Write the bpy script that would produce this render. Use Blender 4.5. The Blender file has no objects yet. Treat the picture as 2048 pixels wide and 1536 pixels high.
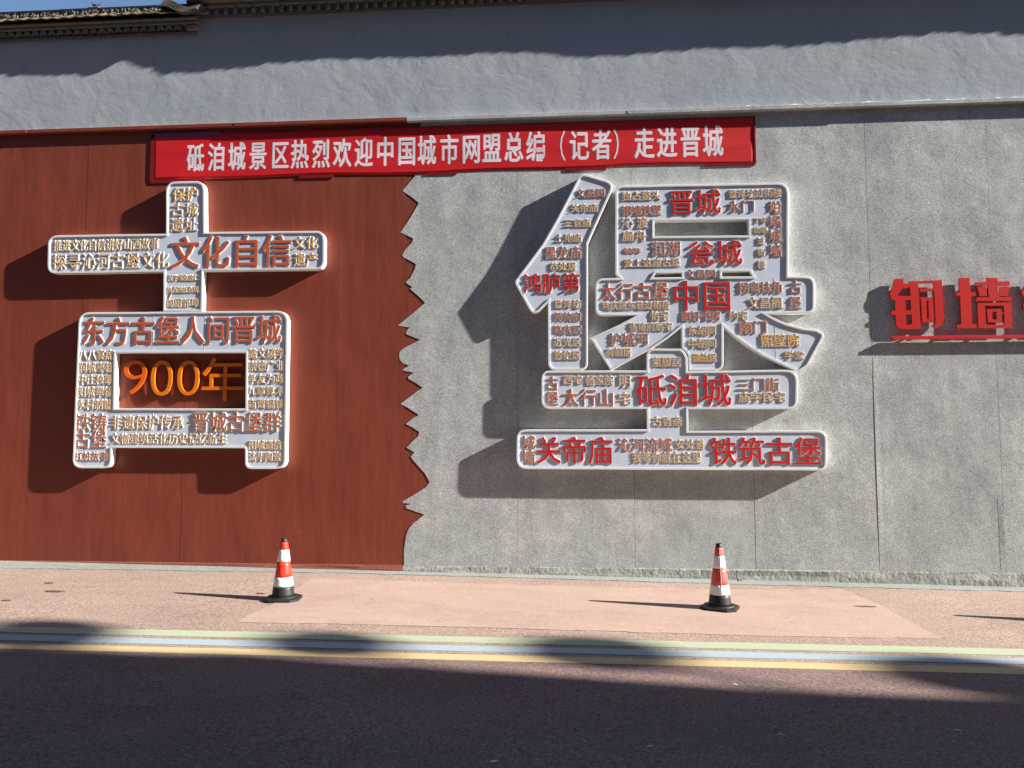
import bpy, bmesh, math, random
from mathutils import Vector, Matrix
from mathutils.geometry import tessellate_polygon
R = math.radians
rnd = random.Random(7)
S = bpy.context.scene
COL = S.collection

# ------------------------------------------------------------------ camera, sky, sun
F_PX, YAW, PITCH, ROLL = 1534.34, 0.0760456, 0.0726136, -0.00054856
CAM = Vector((1.78056, -8.11114, 1.32928))
_r = Vector((math.cos(YAW), math.sin(YAW), 0))
_f = Vector((-math.sin(YAW)*math.cos(PITCH), math.cos(YAW)*math.cos(PITCH), math.sin(PITCH)))
_u = _r.cross(_f)
AR = _r*math.cos(ROLL) + _u*math.sin(ROLL)
AU = -_r*math.sin(ROLL) + _u*math.cos(ROLL)
cam = bpy.data.objects.new('camera', bpy.data.cameras.new('camera'))
COL.objects.link(cam)
m3 = Matrix((AR, AU, -_f)).transposed()
cam.matrix_world = Matrix.Translation(CAM) @ m3.to_4x4()
cam.data.sensor_width = 36
cam.data.lens = F_PX/2048*36
cam.data.clip_end = 2000
S.camera = cam

SUN_TO = Vector((-2.04, 0.31, -1.0)).normalized()      # the way the light travels
SUN_EL = math.asin(-SUN_TO.z)
w = bpy.data.worlds.new('World'); S.world = w; w.use_nodes = True
wn = w.node_tree.nodes; wl = w.node_tree.links
sky = wn.new('ShaderNodeTexSky'); sky.sky_type = 'NISHITA'; sky.sun_disc = False
sky.sun_elevation = SUN_EL
sky.sun_rotation = math.atan2(-SUN_TO.x, -SUN_TO.y)
sky.air_density = 1.0; sky.dust_density = 0.4; sky.ozone_density = 3.0
wn['Background'].inputs[1].default_value = 0.05
wl.new(sky.outputs[0], wn['Background'].inputs[0])
sl = bpy.data.lights.new('sun', 'SUN'); sl.energy = 5.0; sl.angle = R(0.53); sl.color = (1.0, 0.93, 0.83)
so = bpy.data.objects.new('sun', sl); COL.objects.link(so)
so.rotation_euler = SUN_TO.to_track_quat('-Z', 'Y').to_euler()
so.location = (10, -10, 12)
S.view_settings.view_transform = 'Standard'
S.view_settings.look = 'None'
S.view_settings.gamma = 1
S.view_settings.use_curve_mapping = False
S.view_settings.exposure = 1.68
S.cycles.max_bounces = 8
S.cycles.diffuse_bounces = 5

# ------------------------------------------------------------------ measured sight lines -> points on real planes
def ray(px, py):
    return _f*F_PX + AR*(px-1024) - AU*(py-768)
def W(px, py, dep=0.0):
    """point of the vertical plane y=-dep seen at that place of the survey photograph"""
    d = ray(px, py); t = (-dep-CAM.y)/d.y
    p = CAM + d*t; return Vector((p.x, -dep, p.z))
GX0 = -4.4906; GS = 0.0125                  # the street falls gently to the right
def gz(x): return -GS*(x-GX0)
def Gd(px, py, up=0.0):
    d = ray(px, py); n = Vector((GS, 0, 1)); c = GS*GX0 + up
    return CAM + d*((c - n.dot(CAM))/n.dot(d))

# ------------------------------------------------------------------ materials
class NT:
    def __init__(s, name):
        s.m = bpy.data.materials.new(name); s.m.use_nodes = True
        s.n = s.m.node_tree.nodes; s.l = s.m.node_tree.links
        s.b = s.n['Principled BSDF']
        tc = s.n.new('ShaderNodeTexCoord'); s.co = tc.outputs['Object']
    def mapping(s, scale, loc=(0, 0, 0)):
        mp = s.n.new('ShaderNodeMapping'); mp.inputs['Scale'].default_value = scale
        mp.inputs['Location'].default_value = loc
        s.l.new(s.co, mp.inputs[0]); return mp.outputs[0]
    def noise(s, scale, detail=3, rough=.55, vec=None, dist=0.0):
        t = s.n.new('ShaderNodeTexNoise'); t.inputs['Scale'].default_value = scale
        t.inputs['Detail'].default_value = detail; t.inputs['Roughness'].default_value = rough
        t.inputs['Distortion'].default_value = dist
        s.l.new(vec if vec is not None else s.co, t.inputs['Vector']); return t.outputs['Fac']
    def voro(s, scale, feature='F1', vec=None, out='Distance'):
        t = s.n.new('ShaderNodeTexVoronoi'); t.inputs['Scale'].default_value = scale; t.feature = feature
        s.l.new(vec if vec is not None else s.co, t.inputs['Vector']); return t.outputs[out]
    def ramp(s, fac, stops):
        t = s.n.new('ShaderNodeValToRGB'); e = t.color_ramp.elements
        while len(e) < len(stops): e.new(0.5)
        for k, (p, c) in enumerate(stops):
            e[k].position = p
            e[k].color = (c, c, c, 1) if isinstance(c, (int, float)) else (*c, 1)
        s.l.new(fac, t.inputs[0]); return t.outputs[0]
    def mix(s, fac, a, b, mode='MIX'):
        t = s.n.new('ShaderNodeMix'); t.data_type = 'RGBA'; t.blend_type = mode
        for sock, v in ((t.inputs[0], fac), (t.inputs[6], a), (t.inputs[7], b)):
            if isinstance(v, (int, float)): sock.default_value = v
            elif isinstance(v, tuple): sock.default_value = (*v, 1)
            else: s.l.new(v, sock)
        return t.outputs[2]
    def math(s, op, a, b=0.0):
        t = s.n.new('ShaderNodeMath'); t.operation = op
        for sock, v in ((t.inputs[0], a), (t.inputs[1], b)):
            if isinstance(v, (int, float)): sock.default_value = v
            else: s.l.new(v, sock)
        return t.outputs[0]
    def bump(s, h, dist, prev=None, strength=1.0):
        t = s.n.new('ShaderNodeBump'); t.inputs['Distance'].default_value = dist
        t.inputs['Strength'].default_value = strength
        s.l.new(h, t.inputs['Height'])
        if prev is not None: s.l.new(prev, t.inputs['Normal'])
        return t.outputs[0]
    def done(s, col, rough=.7, normal=None, spec=.3, metal=0.0):
        if isinstance(col, tuple): s.b.inputs['Base Color'].default_value = (*col, 1)
        else: s.l.new(col, s.b.inputs['Base Color'])
        if isinstance(rough, (int, float)): s.b.inputs['Roughness'].default_value = rough
        else: s.l.new(rough, s.b.inputs['Roughness'])
        s.b.inputs['Specular IOR Level'].default_value = spec
        s.b.inputs['Metallic'].default_value = metal
        if normal is not None: s.l.new(normal, s.b.inputs['Normal'])
        return s.m

def simple(name, col, rough=.6, var=.12, scale=14, bump=.0006, spec=.3, metal=0.0):
    t = NT(name)
    n = t.noise(scale, 4)
    c = t.mix(n, tuple(x*(1-var) for x in col), tuple(min(1, x*(1+var)) for x in col))
    return t.done(c, rough, t.bump(t.noise(scale*3, 3), bump), spec, metal)

def mat_stone(name, k=1.0):
    t = NT(name)
    g = t.ramp(t.noise(150, 2, .7), [(.30, (.165*k, .173*k, .18*k)), (.46, (.335*k, .35*k, .355*k)), (.56, (.46*k, .48*k, .485*k)), (.72, (.78*k, .80*k, .81*k))])
    broad = t.ramp(t.noise(1.3, 5, .62), [(.28, (.80, .82, .84)), (.5, (.96, .97, .98)), (.72, (1.10, 1.10, 1.09))])
    c = t.mix(1.0, g, broad, 'MULTIPLY')
    low = t.ramp(t.noise(5.5, 4, .65), [(.32, .88), (.68, 1.06)])
    c = t.mix(1.0, c, low, 'MULTIPLY')
    streak = t.ramp(t.noise(3.0, 4, .6, vec=t.mapping((2.6, 1, .10))), [(.30, .92), (.5, 1.0), (.75, 1.04)])
    c = t.mix(1.0, c, streak, 'MULTIPLY')
    b = t.bump(t.noise(1.05, 2, .5), .020)
    b = t.bump(t.noise(3.4, 3, .55), .0060, b)
    b = t.bump(t.noise(150, 2, .6), .0005, b)
    return t.done(c, .82, b, .25)
M = {}
M['stone'] = mat_stone('speckled_grey_stone_paint', 1.06)
M['stone_cut'] = simple('cut_edge_pale', (.62, .60, .57), .8, .1, 60)

t = NT('brick_red_painted_sheet')
st = t.noise(3.0, 5, .65, vec=t.mapping((9, 9, .25)))
c = t.mix(st, (.190, .037, .020), (.210, .043, .023))
pale = t.ramp(t.noise(2.0, 2, .5, vec=t.mapping((16, 16, .12))), [(.60, 0.0), (.76, .10)])
c = t.mix(pale, c, (.42, .14, .09))
dust = t.ramp(t.noise(5.0, 4, .6), [(.66, 0.0), (.80, .20)])
c = t.mix(dust, c, (.42, .20, .15))
b = t.bump(t.noise(.8, 2, .5), .030)
b = t.bump(t.noise(3.2, 3, .5, vec=t.mapping((1.8, 1, .5))), .0050, b)
b = t.bump(t.noise(26, 2, .6, vec=t.mapping((2, 2, .2))), .0001, b)
M['red_sheet'] = t.done(c, .62, b, .35)

t = NT('trowelled_blue_grey_plaster')
n1 = t.noise(1.3, 5, .6)
c = t.mix(n1, (.29, .33, .38), (.40, .445, .495))
c = t.mix(t.ramp(t.noise(7, 6, .7), [(.56, 0.0), (.74, .5)]), c, (.22, .24, .27))
b = t.bump(t.noise(1.6, 3, .55, dist=.5), .011)
b = t.bump(t.ramp(t.noise(4.5, 5, .58, dist=.9), [(.34, 0.0), (.56, .8), (.585, .55), (.70, 1.0)]), .0011, b)
b = t.bump(t.noise(11, 8, .74, dist=.5, vec=t.mapping((.8, 1, 1.3))), .0023, b)
b = t.bump(t.noise(70, 3, .7), .0006, b)
M['plaster'] = t.done(c, .85, b, .2)

M['mortar'] = simple('rough_grey_mortar', (.25, .255, .235), .9, .75, 9, .010)
M['pale_mortar'] = simple('pale_mortar_bed', (.55, .55, .52), .9, .15, 30, .004)
M['red_mortar'] = simple('red_splashed_mortar', (.20, .062, .042), .9, .6, 40, .006)
M['brick'] = simple('old_grey_brick', (.20, .20, .19), .9, .28, 25, .003)
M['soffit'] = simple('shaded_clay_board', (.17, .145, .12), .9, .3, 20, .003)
M['tile'] = simple('weathered_clay_tile', (.15, .108, .08), .85, .55, 16, .003)
M['tile_grey'] = simple('weathered_grey_tile', (.12, .105, .09), .85, .5, 18, .003)
M['ridge'] = simple('lichened_ridge_brick', (.15, .14, .105), .9, .6, 28, .008)
M['ridge_cap'] = simple('dark_blue_ridge_cap', (.018, .022, .075), .7, .3, 20, .002)

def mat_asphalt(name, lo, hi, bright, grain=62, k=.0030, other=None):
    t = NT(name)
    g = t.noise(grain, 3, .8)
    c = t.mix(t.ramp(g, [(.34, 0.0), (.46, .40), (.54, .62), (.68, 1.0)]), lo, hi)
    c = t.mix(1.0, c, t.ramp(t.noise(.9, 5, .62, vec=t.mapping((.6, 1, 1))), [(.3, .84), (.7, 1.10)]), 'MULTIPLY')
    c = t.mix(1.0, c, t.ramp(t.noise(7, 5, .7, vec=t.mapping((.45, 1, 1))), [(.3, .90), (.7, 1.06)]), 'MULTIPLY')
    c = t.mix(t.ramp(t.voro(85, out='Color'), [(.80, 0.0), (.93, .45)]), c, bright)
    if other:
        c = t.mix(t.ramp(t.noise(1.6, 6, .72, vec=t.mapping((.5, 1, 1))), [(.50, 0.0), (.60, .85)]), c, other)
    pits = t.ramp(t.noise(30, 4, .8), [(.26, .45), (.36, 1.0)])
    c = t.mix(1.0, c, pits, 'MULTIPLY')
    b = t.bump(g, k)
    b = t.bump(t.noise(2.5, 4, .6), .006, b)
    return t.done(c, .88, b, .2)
M['asphalt'] = mat_asphalt('red_brown_asphalt', (.125, .086, .075), (.44, .332, .28), (.56, .49, .43))
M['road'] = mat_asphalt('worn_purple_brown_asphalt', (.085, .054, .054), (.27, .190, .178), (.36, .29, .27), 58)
M['patch'] = mat_asphalt('smooth_pink_overlay', (.26, .175, .148), (.45, .335, .288), (.55, .44, .39), 90, .0016, (.36, .265, .222))
M['gutter'] = mat_asphalt('grey_green_gutter', (.12, .14, .13), (.33, .36, .34), (.42, .42, .40))
def mat_line(name, col):
    t = NT(name)
    wear = t.ramp(t.noise(70, 3, .8), [(.52, 0.0), (.70, .75)])
    c = t.mix(wear, col, tuple(x*.55 for x in col))
    c = t.mix(t.noise(3, 3), c, tuple(x*.9 for x in col))
    return t.done(c, .75, t.bump(t.noise(95, 2, .75), .0014), .3)
M['line_green'] = mat_line('pale_green_line_paint', (.35, .40, .29))
M['line_blue'] = mat_line('pale_blue_line_paint', (.30, .38, .42))
M['line_yellow'] = mat_line('yellow_line_paint', (.50, .39, .21))
M['white_metal'] = simple('white_sign_metal', (.80, .79, .76), .45, .04, 6, .0004, .4)
M['rim'] = simple('off_white_rim', (.68, .70, .71), .45, .05, 5, .0006, .4)
t = NT('pale_lilac_grey_sign_face')
c = t.mix(t.noise(2.2, 3), (.54, .61, .75), (.60, .67, .79))
M['face'] = t.done(c, .40, t.bump(t.noise(2.4, 2), .0045), .4)
M['letter_white'] = simple('cream_letter_edge', (.80, .74, .64), .45, .04, 20, .0002, .4)
M['L_R'] = simple('red_letter_face', (.56, .012, .016), .4, .1, 8, .0002, .4)
M['L_O'] = simple('terracotta_letter_face', (.50, .15, .080), .4, .12, 20, .0002, .4)
M['L_P'] = simple('orange_red_letter_face', (.54, .095, .040), .4, .1, 8, .0002, .4)
M['L_G'] = simple('gold_letter_face', (.66, .43, .21), .4, .12, 20, .0002, .4)
M['L_Y'] = simple('bright_gold_letter_face', (.80, .42, .07), .4, .1, 20, .0002, .4)
M['amber'] = simple('amber_acrylic', (.76, .19, .010), .3, .08, 10, .0002, .5)
M['amber_red'] = simple('orange_acrylic', (.80, .13, .008), .3, .08, 10, .0002, .5)
M['cut_red'] = simple('glossy_red_letter_box', (.55, .010, .008), .42, .12, 9, .0008, .35)
M['fabric'] = None
t = NT('red_banner_cloth')
c = t.mix(t.noise(3, 3), (.52, .008, .014), (.60, .014, .020))
b = t.bump(t.noise(1.6, 4, .55, vec=t.mapping((.55, 1, 4.0)), dist=.6), .0048)
b = t.bump(t.noise(4, 2, .5, vec=t.mapping((.5, 1, 3)), dist=1.), .0010, b)
M['fabric'] = t.done(c, .62, b, .3)
t = NT('white_banner_print')
c = t.mix(t.noise(3, 3), (.72, .66, .74), (.78, .72, .78))
b = t.bump(t.noise(1.6, 4, .55, vec=t.mapping((.55, 1, 4.0)), dist=.6), .0048)
M['print'] = t.done(c, .62, b, .3)
M['tape'] = simple('dark_red_film_tape', (.20, .012, .018), .25, .2, 30, .003, .5)
M['tape_clear'] = simple('violet_glossy_tape', (.17, .05, .12), .2, .3, 12, .004, .6)
M['rubber'] = simple('black_rubber', (.014, .015, .015), .5, .3, 25, .0012, .4)
M['cone_white'] = simple('reflective_white_sleeve', (.78, .77, .73), .4, .08, 18, .003, .4)
M['cone_orange'] = simple('orange_red_cone_plastic', (.74, .035, .012), .4, .12, 18, .0015, .4)
M['cone_faded'] = simple('faded_red_cone_plastic', (.62, .085, .065), .5, .18, 18, .0015, .4)
M['wire'] = simple('black_cable', (.02, .02, .02), .5)
M['white_wire'] = simple('white_cable', (.75, .72, .68), .5)
M['bird_grey'] = simple('grey_brown_feathers', (.060, .050, .060), .8, .35, 60, .001)
M['bird_white'] = simple('pale_stone_cap', (.30, .28, .25), .85, .2, 30)
M['paper'] = simple('pale_scrap', (.62, .60, .55), .8, .15, 60)
M['dryleaf'] = simple('dry_leaf', (.35, .27, .15), .8, .3, 60)
M['rust'] = simple('rusty_iron', (.06, .04, .03), .8, .4, 60)
M['house_wall'] = simple('grey_house_plaster', (.10, .10, .10), .9, .1, 2)
M['leaf'] = simple('tree_leaf_green', (.06, .10, .03), .7, .4, 4)
M['bark'] = simple('tree_bark', (.13, .10, .07), .9, .3, 12, .01)
M['pane'] = simple('dark_window_glass', (.03, .035, .04), .1, .1, 2, 0.0, .5)
M['stain'] = simple('dark_oil_stain', (.10, .055, .045), .7, .3, 50, .001)

# ------------------------------------------------------------------ object helpers
def tag(o, label=None, cat=None, group=None, kind=None):
    for k, v in (('label', label), ('category', cat), ('group', group), ('kind', kind)):
        if v: o[k] = v
    return o
def empty(name, loc, label, cat, group=None, rz=0.0):
    o = bpy.data.objects.new(name, None); COL.objects.link(o)
    o.location = loc; o.rotation_euler = (0, 0, rz); o.empty_display_size = .2
    return tag(o, label, cat, group)
def link_mesh(name, me, mats, parent=None, world=True):
    o = bpy.data.objects.new(name, me); COL.objects.link(o)
    for mm in (mats if isinstance(mats, (list, tuple)) else [mats]):
        if mm is not None and len(me.materials) < (len(mats) if isinstance(mats, (list, tuple)) else 1): me.materials.append(mm)
    if parent is not None:
        o.parent = parent
        if world: o.matrix_parent_inverse = parent_mat(parent).inverted()
    return o
def parent_mat(p):
    return Matrix.LocRotScale(p.location, p.rotation_euler, p.scale)
def pymesh(name, vs, fs, smooth=False, mi=None):
    me = bpy.data.meshes.new(name)
    me.from_pydata([tuple(v) for v in vs], [], fs)
    if mi: me.polygons.foreach_set('material_index', mi)
    if smooth: me.polygons.foreach_set('use_smooth', [True]*len(me.polygons))
    me.update(); return me
def box_vf(x0, x1, y0, y1, z0, z1):
    vs = [(x0,y0,z0),(x1,y0,z0),(x1,y1,z0),(x0,y1,z0),(x0,y0,z1),(x1,y0,z1),(x1,y1,z1),(x0,y1,z1)]
    fs = [(0,3,2,1),(4,5,6,7),(0,1,5,4),(1,2,6,5),(2,3,7,6),(3,0,4,7)]
    return vs, fs
def box(name, x0, x1, y0, y1, z0, z1, mat, parent=None, bev=0.0):
    vs, fs = box_vf(x0, x1, y0, y1, z0, z1)
    me = pymesh(name, vs, fs)
    if bev:
        bm = bmesh.new(); bm.from_mesh(me)
        bmesh.ops.bevel(bm, geom=bm.edges[:], offset=bev, segments=1, affect='EDGES', profile=.5)
        bm.to_mesh(me); bm.free()
    return link_mesh(name, me, mat, parent)
def struct(o): o['kind'] = 'structure'; return o

def area2(p): return sum(p[i][0]*p[(i+1) % len(p)][1]-p[(i+1) % len(p)][0]*p[i][1] for i in range(len(p)))
def ccw(p): return p if area2(p) > 0 else p[::-1]
def round_poly(pts, default=0.0, seg=5):
    """pts: (x,z[,radius]); returns the outline with its corners rounded"""
    out = []; n = len(pts)
    for i, p in enumerate(pts):
        r = p[2] if len(p) > 2 else default
        a = Vector(pts[i-1][:2]); b = Vector(p[:2]); c = Vector(pts[(i+1) % n][:2])
        if r <= 0: out.append((b.x, b.y)); continue
        d1 = (a-b); d2 = (c-b); l1, l2 = d1.length, d2.length
        d1.normalize(); d2.normalize()
        ang = d1.angle(d2)
        tl = min(r/math.tan(ang/2), l1*.48, l2*.48)
        for k in range(seg+1):
            s = k/seg
            q = (b+d1*tl)*(1-s)**2 + b*2*s*(1-s) + (b+d2*tl)*s**2
            out.append((q.x, q.y))
    return out
def inset(poly, d):
    """move a counter-clockwise outline inwards by d"""
    n = len(poly); out = []
    for i in range(n):
        a = Vector(poly[i-1]); b = Vector(poly[i]); c = Vector(poly[(i+1) % n])
        e1 = (b-a).normalized(); e2 = (c-b).normalized()
        n1 = Vector((-e1.y, e1.x)); n2 = Vector((-e2.y, e2.x))
        m = n1+n2
        if m.length < 1e-6: m = n1
        m.normalize(); k = d/max(.35, m.dot(n1))
        out.append((b.x+m.x*k, b.y+m.y*k))
    return out
def dens(poly, step):
    out = []; n = len(poly)
    for i in range(n):
        a = Vector(poly[i]); b = Vector(poly[(i+1) % n]); k = max(1, int((b-a).length/step))
        for j in range(k): q = a.lerp(b, j/k); out.append((q.x, q.y))
    return out
def fill_vf(loops, y):
    """flat filled sheet facing -y; the first loop is the outline, the others holes"""
    vs = []; tess = [[Vector((p[0], p[1], 0)) for p in l] for l in loops]
    for l in loops: vs += [(p[0], y, p[1]) for p in l]
    fs = []
    for tr in tessellate_polygon(tess):
        a, b, c = (Vector((vs[i][0], vs[i][2])) for i in tr)
        s = (b.x-a.x)*(c.y-a.y)-(c.x-a.x)*(b.y-a.y)
        fs.append(tuple(tr) if s > 0 else tuple(tr[::-1]))
    return vs, fs
def ring_vf(la, ya, lb, yb, vs, fs, flip=False):
    o = len(vs); n = len(la)
    vs += [(p[0], ya, p[1]) for p in la] + [(p[0], yb, p[1]) for p in lb]
    for i in range(n):
        j = (i+1) % n
        q = (o+i, o+j, o+n+j, o+n+i)
        fs.append(q[::-1] if flip else q)
def slab(name, outline, holes, y_front, y_back, mat, parent, edge_mat=None):
    """an outline (x,z) with holes, extruded from y_back to y_front"""
    L = [ccw(outline)] + [ccw(h)[::-1] for h in holes]
    vs, fs = fill_vf(L, y_front); nf = len(fs)
    for l in L: ring_vf(l, y_back, l, y_front, vs, fs)
    b = len(vs); v2, f2 = fill_vf(L, y_back)
    vs += v2; fs += [tuple(i+b for i in f[::-1]) for f in f2]
    mi = [0]*nf + [1 if edge_mat else 0]*(len(fs)-nf)
    me = pymesh(name, vs, fs, mi=mi)
    return link_mesh(name, me, [mat, edge_mat] if edge_mat else [mat], parent)

# ------------------------------------------------------------------ ground and road
def sheet_xy(name, pts, up, mat, sub=None):
    """polygon on the sloping street, given as (x,y)"""
    loop = [Vector((p[0], p[1], 0)) for p in pts]
    vs = [(p[0], p[1], gz(p[0])+up) for p in pts]; fs = []
    for tr in tessellate_polygon([loop]):
        a, b, c = (loop[i] for i in tr)
        s = (b.x-a.x)*(c.y-a.y)-(c.x-a.x)*(b.y-a.y)
        fs.append(tuple(tr) if s > 0 else tuple(tr[::-1]))
    if up > 0:                                           # the paint's own edge, down to the street
        n = len(pts); vs += [(p[0], p[1], gz(p[0])-.002) for p in pts]
        fs += [(i, (i+1) % n, n+(i+1) % n, n+i) for i in range(n)]
    return struct(link_mesh(name, pymesh(name, vs, fs), mat))
sheet_xy('ground', [(-150, -150), (150, -150), (150, 150), (-150, 150)], 0.0, M['asphalt'])
def band(name, l0, l1, r0, r1, up, mat):
    """a painted line between two sight lines at the frame's left and right, carried on beyond"""
    A0, A1, B0, B1 = Gd(0, l0), Gd(0, l1), Gd(2048, r0), Gd(2048, r1)
    def ext(a, b, x): s = (x-a.x)/(b.x-a.x); return (x, a.y+(b.y-a.y)*s)
    n = 60; up_e = [ext(A0, B0, -14+34*i/n) for i in range(n+1)]; lo_e = [ext(A1, B1, -14+34*i/n) for i in range(n+1)]
    j = lambda p: (p[0], p[1]+rnd.uniform(-.004, .004))
    return sheet_xy(name, [j(p) for p in lo_e] + [j(p) for p in up_e[::-1]], up, mat)
lo_y = [Gd(px, py) for px, py in ((0, 1288), (2048, 1337))]
k_ = (lo_y[1].y-lo_y[0].y)/(lo_y[1].x-lo_y[0].x)
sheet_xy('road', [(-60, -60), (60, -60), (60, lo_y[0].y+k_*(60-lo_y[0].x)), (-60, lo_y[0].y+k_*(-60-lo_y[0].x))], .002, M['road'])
band('road_line_green', 1253.5, 1265, 1299, 1311.5, .004, M['line_green'])
band('road_line_blue', 1270.5, 1281.5, 1318, 1329.5, .004, M['line_blue'])
band('road_line_yellow', 1287.5, 1298, 1337, 1350, .004, M['line_yellow'])
# strip of grey-green gutter along the foot of the wall
top = [W(px, py) for px, py in ((0, 1126), (2048, 1174))]
lo = [Gd(px, py) for px, py in ((0, 1137), (300, 1141), (700, 1147), (1100, 1158), (1500, 1170), (2048, 1184))]
lo = [(-14, lo[0].y)] + [(p.x, p.y) for p in lo] + [(20, lo[-1].y)]
lo2 = []
for i in range(len(lo)-1):
    k = max(1, int((lo[i+1][0]-lo[i][0])/.12))
    for s in range(k): u = s/k; lo2.append((lo[i][0]*(1-u)+lo[i+1][0]*u, lo[i][1]*(1-u)+lo[i+1][1]*u + rnd.uniform(-.012, .012)))
lo2.append(lo[-1])
sheet_xy('gutter_strip', lo2 + [(20, .05), (-14, .05)], .006, M['gutter'])
# smoother pink overlay patch on the pavement
pp = [(330, 1262), (560, 1190), (640, 1156), (900, 1164), (1250, 1172), (1600, 1184), (1686, 1178), (1760, 1208), (1820, 1242), (1888, 1277), (1700, 1274), (1500, 1268), (1300, 1262), (1000, 1254), (760, 1249), (560, 1240)]
pp = [Gd(*q) for q in [(470, 1245), (540, 1211), (625, 1158), (900, 1166), (1250, 1176), (1500, 1180), (1688, 1179), (1760, 1209), (1822, 1243), (1889, 1277), (1700, 1276), (1500, 1272), (1300, 1266), (1000, 1256), (760, 1250)]]
P2 = dens([(p.x, p.y) for p in pp], .10)
sheet_xy('pavement_patch', [(p[0]+rnd.uniform(-.01, .01), p[1]+rnd.uniform(-.01, .01)) for p in P2], .004, M['patch'])
def ridge_line(name, px, mat, wdt=.010, h=.0018):
    ps = [Gd(*q) for q in px]; vs = []; fs = []
    for i, p in enumerate(ps):
        d = (ps[min(i+1, len(ps)-1)]-ps[max(i-1, 0)]); nn = Vector((-d.y, d.x, 0)).normalized()*wdt
        vs += [p-nn+Vector((0, 0, .003)), p+Vector((0, 0, h+.004)), p+nn+Vector((0, 0, .003))]
    for i in range(len(ps)-1):
        o = i*3; fs += [(o, o+1, o+4, o+3), (o+1, o+2, o+5, o+4)]
    return struct(link_mesh(name, pymesh(name, vs, fs), mat))
ridge_line('patch_lip', [(1688, 1179), (1712, 1188), (1738, 1200), (1760, 1209), (1790, 1226), (1822, 1243), (1850, 1258), (1889, 1277)], M['patch'])
ridge_line('patch_lip', [(760, 1250), (840, 1252), (920, 1254), (1000, 1256), (1150, 1261)], M['patch'], .010, .0015)
# ------------------------------------------------------------------ the long wall: plaster above, clad below
ZT = W(1024, 236).z                       # underside of the cap strip
ZP = 4.86                                 # top edge of the cladding
XJ = 1.22                                 # sheet width
wall = empty('street_wall', (0, 0.2, 0), 'long blue-grey plastered wall with a tiled and corbelled brick coping', 'wall')
X0, X1 = -9.0, 13.0
xs = W(392, 60).x                         # where the coping steps up
bm_ = []
body = box('plaster_body', X0, X1, .03, .33, -.4, 6.02, M['plaster'], wall)
zbL = (W(0, 85, -.016).z + W(392, 73, -.016).z)/2         # underside of lower corbel course
zbR = (W(440, 37.5, -.016).z + W(900, 18, -.016).z)/2
body.data.vertices.foreach_set('co', [c for v in box_vf(X0, X1, .03, .33, -.4, zbR+.02)[0] for c in v])
body.data.transform(Matrix.Identity(4))
px_m = 1/183.0
def sub(p, name, *a, **k): return box(name, *a, parent=p, **k)
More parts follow.
